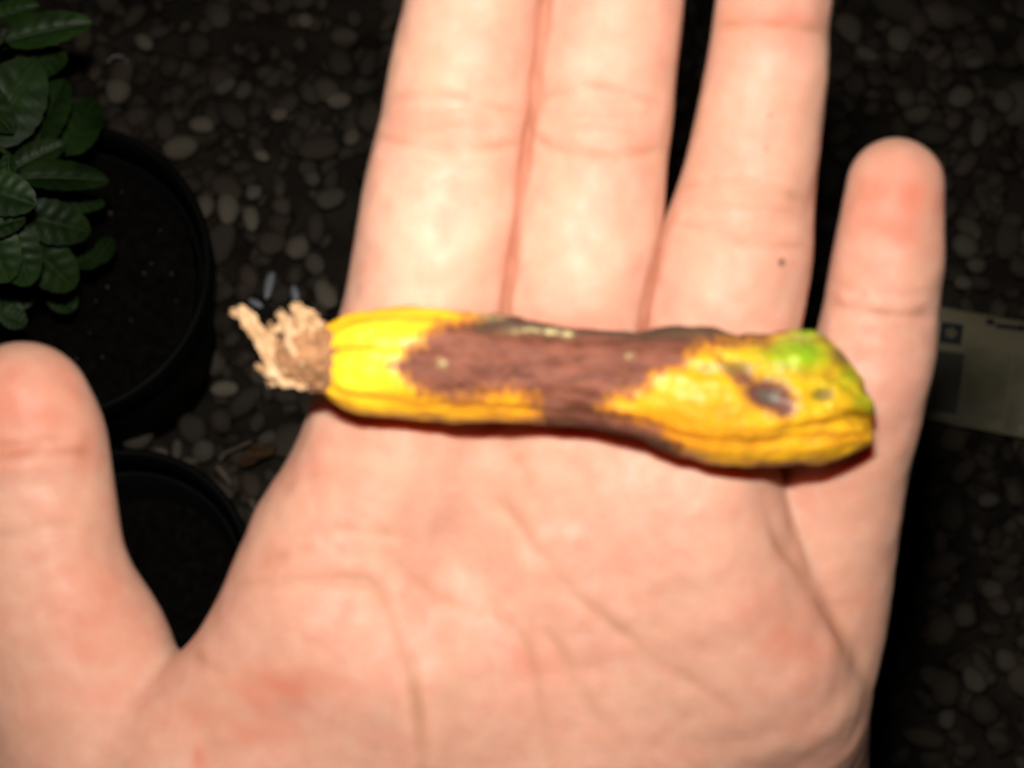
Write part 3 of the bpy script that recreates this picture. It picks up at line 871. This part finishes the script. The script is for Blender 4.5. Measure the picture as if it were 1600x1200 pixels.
basil = bpy.data.objects.new("basil_plant", None); COL.objects.link(basil)
pz = POT_H * 0.8
stem_c = G(5, 360, pz)
basil.location = (stem_c.x, stem_c.y, pz)
tag(basil, "bushy basil plant with broad dark green leaves in the black pot", "plant")


def tube(name, pts, r0, r1, mat, parent, seg=8):
    pts = [Vector(p) for p in pts]
    V, Q = [], []
    for i, p in enumerate(pts):
        d = (pts[min(i + 1, len(pts) - 1)] - pts[max(i - 1, 0)]).normalized()
        a = d.orthogonal().normalized(); b = d.cross(a)
        r = r0 + (r1 - r0) * i / (len(pts) - 1)
        V += [tuple(p + (a * math.cos(2 * math.pi * j / seg) + b * math.sin(2 * math.pi * j / seg)) * r) for j in range(seg)]
    for i in range(len(pts) - 1):
        Q += [(i * seg + j, i * seg + (j + 1) % seg, (i + 1) * seg + (j + 1) % seg, (i + 1) * seg + j) for j in range(seg)]
    return link(name, np_mesh(name, V, Q), mat, parent)


def make_leaf(base, tip, width, curl, fold, parent, face, quilt=1.0, seed=0):
    """base, tip: local points; width m; a cupped blade with a sunken midrib and raised quilting between the veins"""
    base, tip = Vector(base), Vector(tip)
    ax = tip - base; L = ax.length; ax.normalize()
    side = face.cross(ax).normalized(); up = ax.cross(side).normalized()
    nu, nv = 18, 12
    V, Q = [], []
    rr = random.Random(seed)
    ph = rr.uniform(0, 6)
    for i in range(nu + 1):
        t = i / nu
        wd = width * 0.5 * (math.sin(math.pi * min(1, t ** 0.9)) ** 0.52) * (1 - 0.12 * t) + 0.0004
        for j in range(nv + 1):
            s = j / nv * 2 - 1
            edge = 1 + 0.03 * math.sin(t * 40 + ph) * abs(s)
            y = s * wd * edge
            z = -curl * L * (t - 0.35) ** 2 + fold * abs(y) - 0.55 * fold * y * y / max(width * 0.5, 1e-6)
            vein = math.cos((t * 1.0 - abs(s) * 0.16) * 2 * math.pi * 5.5)
            z += quilt * 0.0006 * (1 - abs(s) ** 2) * min(1, abs(s) * 4) * vein * math.sin(math.pi * t)
            z -= 0.0007 * math.exp(-(s * nv / 2) ** 2)
            V.append(tuple(base + ax * (t * L) + side * y + up * z))
    for i in range(nu):
        Q += [(i * (nv + 1) + j, (i + 1) * (nv + 1) + j, (i + 1) * (nv + 1) + j + 1, i * (nv + 1) + j + 1) for j in range(nv)]
    o = link("leaf", np_mesh("leaf", V, Q), M_leaf, parent)
    # midrib
    mid = [Vector(V[i * (nv + 1) + nv // 2]) + up * 0.0001 for i in range(0, nu + 1, 2)]
    tube("midrib", mid, 0.0006, 0.0002, M_vein, o, 6)
    return o


# (base px, base py, tip px, tip py, width px, height above the ground, droop of the tip, fold, curl)
leaves = [
 (8, 62, 142, 30, 64, .235, .00, .35, .5), (-20, 30, 60, 5, 50, .23, .0, .3, .4), (22, 108, 108, 84, 52, .205, -.01, .3, .5), (-30, 70, 25, 55, 40, .215, 0, .3, .4),
 (-25, 225, 58, 92, 120, .25, .0, .25, .3), (48, 240, 96, 118, 78, .215, -.005, .3, .4), (105, 240, 150, 148, 66, .19, -.01, .3, .5),
 (30, 275, 172, 276, 60, .245, -.012, .35, .5), (20, 262, 100, 222, 50, .23, .0, .3, .4), (88, 325, 166, 316, 26, .19, -.01, .4, .4), (30, 335, 144, 362, 76, .24, -.012, .35, .5),
 (-35, 290, 55, 318, 74, .285, .0, .35, .5), (-40, 360, 40, 338, 44, .28, -.005, .3, .4), (12, 240, 14, 290, 26, .27, .0, .3, .3),
 (38, 375, 118, 452, 74, .225, -.014, .4, .5), (8, 350, 48, 448, 74, .26, -.012, .35, .5), (-35, 340, 14, 442, 80, .27, -.01, .35, .5),
 (112, 412, 160, 398, 34, .17, -.008, .3, .3), (150, 410, 176, 370, 28, .165, -.006, .3, .3), (78, 448, 118, 484, 46, .16, -.006, .3, .3), (-10, 470, 55, 462, 44, .175, -.004, .3, .3),
 (2, 488, 42, 506, 38, .20, -.004, .25, .3), (-60, 420, 10, 500, 60, .19, -.006, .3, .3), (-70, 170, 5, 150, 70, .22, 0, .3, .4), (-90, 250, -20, 330, 70, .26, 0, .3, .4), (-80, 60, -10, 20, 60, .2, 0, .3, .4),
 (-110, 330, -60, 440, 70, .25, -.01, .3, .4), (-60, 120, 20, 205, 60, .26, .0, .3, .3),
]
to_cam = Vector((0.12, -0.05, 1)).normalized()
tops = []
for i, (bx_, by_, tx_, ty_, wd, z, dr, fold, curl) in enumerate(leaves):
    b = G(bx_, by_, z) - basil.location; t = G(tx_, ty_, z + dr) - basil.location
    wid = wd * (G(801, 600, z) - G(800, 600, z)).length * random.uniform(0.95, 1.15)
    face = (to_cam + Vector((random.uniform(-.35, .35), random.uniform(-.35, .35), 0))).normalized()
    make_leaf(b, t, wid, curl * 0.35, fold * 0.8, basil, face, 1.0, i)
    tops.append(b)
main = tube("stem", [(0, 0, -0.02), (0.001, 0.002, 0.05), (-0.002, 0.004, 0.10), (0.0, 0.006, 0.165)], 0.0032, 0.0018, M_stem, basil)
for b in tops:
    z0 = max(0.005, min(0.15, b.z - 0.03))
    a = Vector((0, 0.004, z0)); m = (a + b) / 2 + Vector((0, 0, -0.006))
    tube("leaf_stalk", [a, m, b + Vector((0, 0, -0.0004))], 0.0014, 0.0008, M_stem, main, 6)

# ------------------------------------------------------------------ packet on the pebbles at the right
PK_Z = 0.022
pa, pb_, pc_, pd = G(1462, 474, PK_Z), G(1760, 527, PK_Z), G(1745, 722, PK_Z), G(1452, 654, PK_Z)
ex = (pb_ - pa).normalized(); ey = (pa - pd); ey = (ey - ex * ey.dot(ex)).normalized(); ez = ex.cross(ey)
pkm = Matrix((ex, ey, ez)).transposed().to_4x4(); pkm.translation = (pa + pb_ + pc_ + pd) / 4
packet = bpy.data.objects.new("packet", None); COL.objects.link(packet)
packet.matrix_world = pkm
tag(packet, "flat olive packet with a blue square emblem lying on the pebbles beside the little finger", "packet")
inv = pkm.inverted()
lw, lh = (pb_ - pa).length / 2, (pa - pd).length / 2
n1, n2 = 40, 28
Vt = []
def bulge(x, y): return 0.0032 * (1 - (x / lw) ** 4) * (1 - (y / lh) ** 4) + 0.0006 * math.sin(x * 130 + y * 60) * (1 - (x / lw) ** 2)
for s in (1, -1):
    for i in range(n1 + 1):
        for j in range(n2 + 1):
            x, y = -lw + 2 * lw * i / n1, -lh + 2 * lh * j / n2
            Vt.append((x, y, s * (0.0005 + max(0, bulge(x, y)))))
K = (n1 + 1) * (n2 + 1)
Qt = []
for i in range(n1):
    for j in range(n2):
        a = i * (n2 + 1) + j; b = (i + 1) * (n2 + 1) + j
        Qt += [(a, b, b + 1, a + 1), (K + a + 1, K + b + 1, K + b, K + a)]
for i in range(n1):
    a, b = i * (n2 + 1), (i + 1) * (n2 + 1)
    Qt += [(a, K + a, K + b, b), (b + n2, K + b + n2, K + a + n2, a + n2)]
for j in range(n2):
    a, b = j, n1 * (n2 + 1) + j
    Qt += [(a + 1, K + a + 1, K + a, a), (b, K + b, K + b + 1, b + 1)]
link("packet_body", np_mesh("packet_body", Vt, Qt), M_pack, packet)


def face_patch(name, x0, y0, x1, y1, mat, lift=0.00025, n=6, parent=packet):
    """flat print following the packet's face; photo pixels of two corners"""
    a = inv @ G(x0, y0, PK_Z); b = inv @ G(x1, y1, PK_Z)
    V, Q = [], []
    for i in range(n + 1):
        for j in range(n + 1):
            x = a.x + (b.x - a.x) * i / n; y = a.y + (b.y - a.y) * j / n
            V.append((x, y, 0.0005 + max(0, bulge(x, y)) + lift))
    for i in range(n):
        for j in range(n):
            q = (i * (n + 1) + j, (i + 1) * (n + 1) + j, (i + 1) * (n + 1) + j + 1, i * (n + 1) + j + 1)
            Q.append(q if (b.x - a.x) * (b.y - a.y) > 0 else q[::-1])
    return link(name, np_mesh(name, V, Q), mat, parent)


emb = face_patch("emblem", 1470, 504, 1499, 543, M_blue)
cx, cy = 1484, 523
for k in range(5):
    a = k * 2 * math.pi / 5
    face_patch("emblem_petal", cx + 6 * math.cos(a) - 2.5, cy + 6 * math.sin(a) - 2.5, cx + 6 * math.cos(a) + 2.5, cy + 6 * math.sin(a) + 2.5, M_pack, 0.0005, 2, emb)
face_patch("emblem_dot", cx - 3, cy - 3, cx + 3, cy + 3, M_yel, 0.0006, 2, emb)
face_patch("dark_strip", 1463, 549, 1492, 650, M_packdark)  # darker strip down the packet's left side, below the emblem
hd = face_patch("heading_mark", 1540, 499, 1552, 511, M_blue)
x = 1555
for wdt in (6, 4, 5, 6, 3, 5):
    face_patch("heading_letter", x, 505 + (x - 1540) * 0.14, x + wdt, 514 + (x - 1540) * 0.14, M_navy); x += wdt + 1.5
face_patch("heading_dot", 1590, 510, 1599, 521, M_navy)
for k in range(9):
    x = 1503 + k * 25 + random.uniform(-3, 3)
    lst = [face_patch("text_line", x + d, 540 + (x - 1500) * 0.18 + random.uniform(0, 8), x + d + 2.6, 668 + (x - 1500) * 0.18 - random.uniform(0, 25), M_line, 0.0002, 5) for d in (0, 5.5, 11)]

# ------------------------------------------------------------------ pebbles
def pebble_mesh(seed):
    r = np.random.default_rng(seed)
    bm = bmesh.new(); bmesh.ops.create_icosphere(bm, subdivisions=2, radius=1.0)
    V = np.array([v.co for v in bm.verts])
    f = 1 + 0.16 * sines(V, 2.6, seed=seed * 7 + 1) + 0.05 * sines(V, 1.1, seed=seed * 7 + 2)
    V = V * f[:, None]
    for v, c in zip(bm.verts, V): v.co = c
    for p in bm.faces: p.smooth = True
    me = bpy.data.meshes.new("pebble"); bm.to_mesh(me); bm.free()
    return me


dark_m = []; pale_m = []
for s in range(14):
    a = pebble_mesh(100 + s); b = a.copy()
    a.materials.append(M_peb); b.materials.append(M_pale)
    dark_m.append(a); pale_m.append(b)

placed = []          # x, y, radius of what stands on the ground already
for t, r in ((pot_a, pr * 0.80), (pot_b, pr2 * 0.80)):
    placed.append((t.location.x, t.location.y, r))


def put_pebble(p, ax_m, bx_m, rot, h, meshes, label, group, tilt=0.25):
    o = bpy.data.objects.new("pebble", random.choice(meshes)); COL.objects.link(o)
    o.scale = (ax_m, bx_m, h)
    o.rotation_euler = (random.uniform(-tilt, tilt), random.uniform(-tilt, tilt), rot)
    o.location = p
    tag(o, label, "pebble", group)
    return o


# stones one can pick out: px, py, width px, height px, tilt deg, label
pale_list = [
 (283, 228, 56, 48, 10, "largest pale pebble, beside the upper rim of the basil's pot"),
 (316, 196, 40, 31, -15, "oval pale pebble touching the upper right of the largest pale one"),
 (183, 141, 42, 44, 0, "round pale pebble just below a small curved white clip, above the basil's pot"),
 (225, 66, 26, 34, 40, "small pale upright pebble near the tip of the topmost basil leaf"),
 (352, 133, 40, 30, 25, "oval grey brown pebble alone in dark gravel, right of and above the largest pale one"),
 (437, 178, 28, 27, 0, "small round pale pebble in dark gravel between the pot and the index finger"),
 (320, 322, 32, 42, -20, "pale pebble touching the right edge of the basil's pot rim"),
 (355, 325, 36, 52, 5, "tall pale pebble, middle of three in a row right of the basil's pot"),
 (393, 341, 25, 46, 5, "narrow upright tan pebble, last of three in a row right of the basil's pot"),
 (397, 299, 26, 32, 0, "small tan pebble above the narrow upright tan one"),
 (466, 388, 40, 44, -35, "tan pebble up and left of the index finger's base"),
 (494, 412, 34, 40, 30, "brownish pebble between the tan one and the index finger's base"),
 (512, 458, 34, 58, 20, "tan pebble half hidden behind the yellow end of the squash"),
 (410, 244, 28, 20, -30, "small slanted tan pebble right of the largest pale one"),
 (476, 32, 28, 26, 0, "small pale pebble near the top edge, left of the index finger"),
 (530, 155, 40, 34, 0, "olive tan pebble beside the index finger's middle crease"),
 (550, 215, 26, 34, 0, "reddish tan pebble close beside the index finger's lower crease"),
 (515, 310, 52, 34, 25, "long grey tan pebble left of the index finger"),
 (488, 278, 28, 28, 0, "small greyish round pebble left of the index finger, above the long grey tan one"),
 (352, 606, 42, 32, 0, "pale pebble under the withered flower"),
 (216, 680, 48, 56, 15, "large brownish pebble between the two pots, beside the thumb"),
 (248, 711, 28, 24, 20, "small bluish white pebble touching the empty pot's rim"),
 (320, 704, 40, 38, 30, "round grey tan pebble just above the empty pot"),
 (276, 702, 16, 34, 0, "thin upright pale pebble between the bluish white and the round grey tan one"),
 (296, 720, 28, 14, 0, "flat pale sliver of stone under the round grey tan pebble, on the empty pot's rim"),
 (174, 683, 26, 24, 0, "small brown pebble touching the thumb's edge, beside the large brownish one"),
 (214, 642, 28, 24, 0, "small pale pebble at the lower edge of the basil's pot"),
 (418, 684, 30, 24, 35, "slanted grey pebble left of the palm's edge"),
 (1500, 150, 46, 42, 15, "rounded triangular pebble above and right of the little fingertip"),
 (1568, 158, 38, 44, 10, "oval pebble near the right edge, above the little fingertip"),
 (1415, 155, 36, 40, 0, "dim round pebble above the little fingertip"),
 (1405, 58, 44, 58, 30, "large dim grey pebble right of the ring finger near the top edge"),
 (1356, 84, 40, 30, -35, "dim slanted pebble right beside the ring finger"),
 (1524, 96, 34, 28, 0, "small dim pebble above the rounded triangular one"),
 (1508, 384, 46, 46, 0, "round grey pebble right of the little finger's top joint"),
 (1526, 414, 30, 30, 20, "small brown pebble touching the round grey one right of the little finger"),
 (1508, 441, 30, 28, 0, "small grey pebble above the packet's upper edge"),
 (1530, 205, 28, 56, -15, "long dim upright pebble between the rounded triangular one and the little fingertip"),
 (1480, 1125, 30, 34, 0, "dim round pebble near the bottom right, beside the heel of the hand"),
 (1545, 780, 34, 30, 0, "dim pebble below the packet near the right edge"),
 (1525, 1060, 34, 48, 20, "dim brown pebble low on the right, near the frame's edge"),
]
occ = list(placed)
mpp = (G(801, 600, 0.012) - G(800, 600, 0.012)).length
dim = pebble_material("dim_pebble_stone", [(0.0, (0.12, 0.105, 0.08)), (1.0, (0.18, 0.155, 0.12))])  # brown and grey stones; right-hand ones also darkened, flash falloff put into colour
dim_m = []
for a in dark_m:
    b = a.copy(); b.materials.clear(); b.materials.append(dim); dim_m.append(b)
for (px, py, w_, h_, ang_, lab) in pale_list:
    z = 0.016
    p = G(px, py, z)
    a, b = w_ / 2 * mpp, h_ / 2 * mpp
    hh = min(a, b) * 0.8
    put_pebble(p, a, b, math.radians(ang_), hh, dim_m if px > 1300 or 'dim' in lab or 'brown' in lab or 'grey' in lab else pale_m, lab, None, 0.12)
    occ.append((p.x, p.y, max(a, b) * 0.85))

# glints beside the withered flower: two smooth bluish white stone chips
M_quartz = simple_material("quartz", (0.42, 0.44, 0.48), 0.25, 0.2, 150, 0.6)
qm = []
for a in dark_m[:3]:
    b = a.copy(); b.materials.clear(); b.materials.append(M_quartz); qm.append(b)
for (px, py, w_, h_, ang_, lab) in ((421, 446, 17, 52, -8, "long bluish white stone chip just above the withered flower"),
                                    (461, 459, 14, 28, 10, "small white stone chip right behind the withered flower"),
                                    (400, 474, 26, 12, -25, "small grey stone chip by the tip of the withered flower")):
    p = G(px, py, 0.020); a, b = w_ / 2 * mpp, h_ / 2 * mpp
    put_pebble(p, a, b, math.radians(ang_), min(a, b), qm, lab, None, 0.1)

# hand outline, roughly, to know which stones the photograph can show
hand_poly = np.array([(640, -40), (585, 210), (537, 480), (497, 640), (425, 810), (365, 920), (265, 1000), (195, 880), (170, 700), (115, 565), (30, 533), (-60, 545), (-60, 1260), (1360, 1260),
                      (1383, 1000), (1425, 700), (1466, 500), (1474, 300), (1400, 215), (1322, 300), (1282, 500), (1255, 480), (1275, 300), (1302, -40)], float)


def visible(px, py):
    if not (-25 < px < 1625 and -25 < py < 1225): return False
    v = poly_sd(np.array([[px, py]]), hand_poly)[0] < -4
    if math.hypot(px - 83, py - 417) < 215 or math.hypot(px - 188, py - 905) < 185: return False
    if 1462 < px and 500 < py < 655: return False
    return v


cell = 0.0
dark_pts = []
tries = 0
while tries < 90000 and len(dark_pts) < 2600:
    tries += 1
    x, y = random.uniform(-0.42, 0.42), random.uniform(-0.30, 0.52)
    r = random.choice((0.0045, 0.0052, 0.006, 0.0068, 0.0085)) * random.uniform(0.85, 1.15)
    ok = True
    for (ox, oy, orr) in occ:
        dd = (x - ox) ** 2 + (y - oy) ** 2
        if dd < (0.66 * (r + orr)) ** 2: ok = False; break
    if ok:
        occ.append((x, y, r)); dark_pts.append((x, y, r))
shown = []; rest = []
for (x, y, r) in dark_pts:
    px, py = to_px((x, y, 0.012))
    (shown if visible(px, py) else rest).append((x, y, r, px, py))
shown.sort(key=lambda s: -s[2])
rest += shown[255:]; shown = shown[:255]
for (x, y, r, px, py) in shown:
    a = r * random.uniform(0.95, 1.3); b = r * random.uniform(0.7, 1.0)
    put_pebble((x, y, 0.007 + random.uniform(0, 0.005)), a, b, random.uniform(0, 3.14), r * random.uniform(0.6, 0.85), dark_m,
               "dark rounded stone among many alike in the dim gravel", "dark pebbles of the gravel")

# the finer gravel between and beyond them: one mass
bm = bmesh.new(); bmesh.ops.create_icosphere(bm, subdivisions=1, radius=1.0)
gvx = np.array([v.co for v in bm.verts]); gfx = np.array([[v.index for v in f.verts] for f in bm.faces]); bm.free()
VV, FF = [], []
def add_grit(x, y, z, a, b, c):
    rz = random.uniform(0, 6.28); cs, sn = math.cos(rz), math.sin(rz)
    v = gvx * (1 + 0.10 * rng.normal(size=(len(gvx), 1))) * np.array((a, b, c))
    FF.append(gfx + len(gvx) * len(VV))
    VV.append(np.column_stack([v[:, 0] * cs - v[:, 1] * sn + x, v[:, 0] * sn + v[:, 1] * cs + y, v[:, 2] + z]))
for (x, y, r, px, py) in rest:
    add_grit(x, y, 0.008, r * 1.15, r * 0.85, r * 0.7)
for _ in range(10500):
    x, y = random.uniform(-0.48, 0.48), random.uniform(-0.36, 0.60)
    if any(math.hypot(x - t.location.x, y - t.location.y) < r for t, r in ((pot_a, pr * 0.74), (pot_b, pr2 * 0.74))): continue
    r = random.uniform(0.003, 0.0068)
    add_grit(x, y, 0.002 + random.uniform(0, 0.005), r * 1.2, r * 0.85, r * 0.7)
grav = link("gravel", np_mesh("gravel", np.vstack(VV), np.vstack(FF)), M_grit)
tag(grav, "fine dark gravel lying between and under the pebbles", kind="stuff")

# ------------------------------------------------------------------ small litter on the gravel
def litter_leaf(px0, py0, px1, py1, wpx, z, label):
    b = G(px0, py0, z); t = G(px1, py1, z + 0.004)
    ax_ = t - b; L = ax_.length; ax_.normalize()
    side = Vector((0, 0, 1)).cross(ax_).normalized(); up = ax_.cross(side)
    V, Q = [], []
    wd = wpx * mpp / 2
    for s in (1, -1):
        for i in range(13):
            u_ = i / 12
            ww = wd * math.sin(math.pi * min(1, 0.04 + u_ * 0.94)) ** 0.8
            for j in range(7):
                v_ = j / 6 * 2 - 1
                V.append(tuple(ax_ * (u_ * L) + side * (v_ * ww) + up * (0.6 * abs(v_) * ww + 0.002 * math.sin(u_ * 9 + v_ * 3) + s * 0.00015)))
    for i in range(12):
        for j in range(6):
            a = i * 7 + j
            Q += [(a, a + 7, a + 8, a + 1), (91 + a + 1, 91 + a + 8, 91 + a + 7, 91 + a)]
    o = link("dry_leaf", np_mesh("dry_leaf", V, Q), M_dry)
    o.location = b
    tag(o, label, "leaf")
    return o


litter_leaf(372, 726, 432, 696, 26, 0.024, "curled brown dry leaf on the pebbles beside the palm's edge")


def twig(pts, r, label):
    base = G(*pts[0][:2], pts[0][2])
    o = tube("twig", [G(x, y, z) - base for x, y, z in pts], r, r * 0.5, M_twig, None)
    o.location = base
    tag(o, label, "twig")


twig([(344, 718, .024), (352, 708, .026), (370, 700, .027), (392, 690, .024)], 0.0011, "thin bent tan twig above the empty pot, beside the dry leaf")
twig([(340, 730, .022), (352, 744, .023), (360, 758, .021)], 0.0016, "short pale twig lying close to the empty pot's rim")
twig([(392, 782, .020), (402, 800, .022), (412, 816, .019)], 0.0016, "short pale twig between the empty pot and the palm's edge")
# small curved clip above the pot
cl = [(184 + 15 * math.cos(a), 100 - 13 * math.sin(a)) for a in np.linspace(0.15, math.pi - 0.2, 9)]
base = G(*cl[0], 0.022)
M_clip = simple_material("white_wire", (0.35, 0.34, 0.32), 0.35, 0.1, 100)
clip = tube("wire_clip", [G(x, y, 0.022) - base for x, y in cl], 0.0006, 0.0006, M_clip, None)
clip.location = base
tag(clip, "small curved piece of white wire on the gravel, above the pot", "wire")
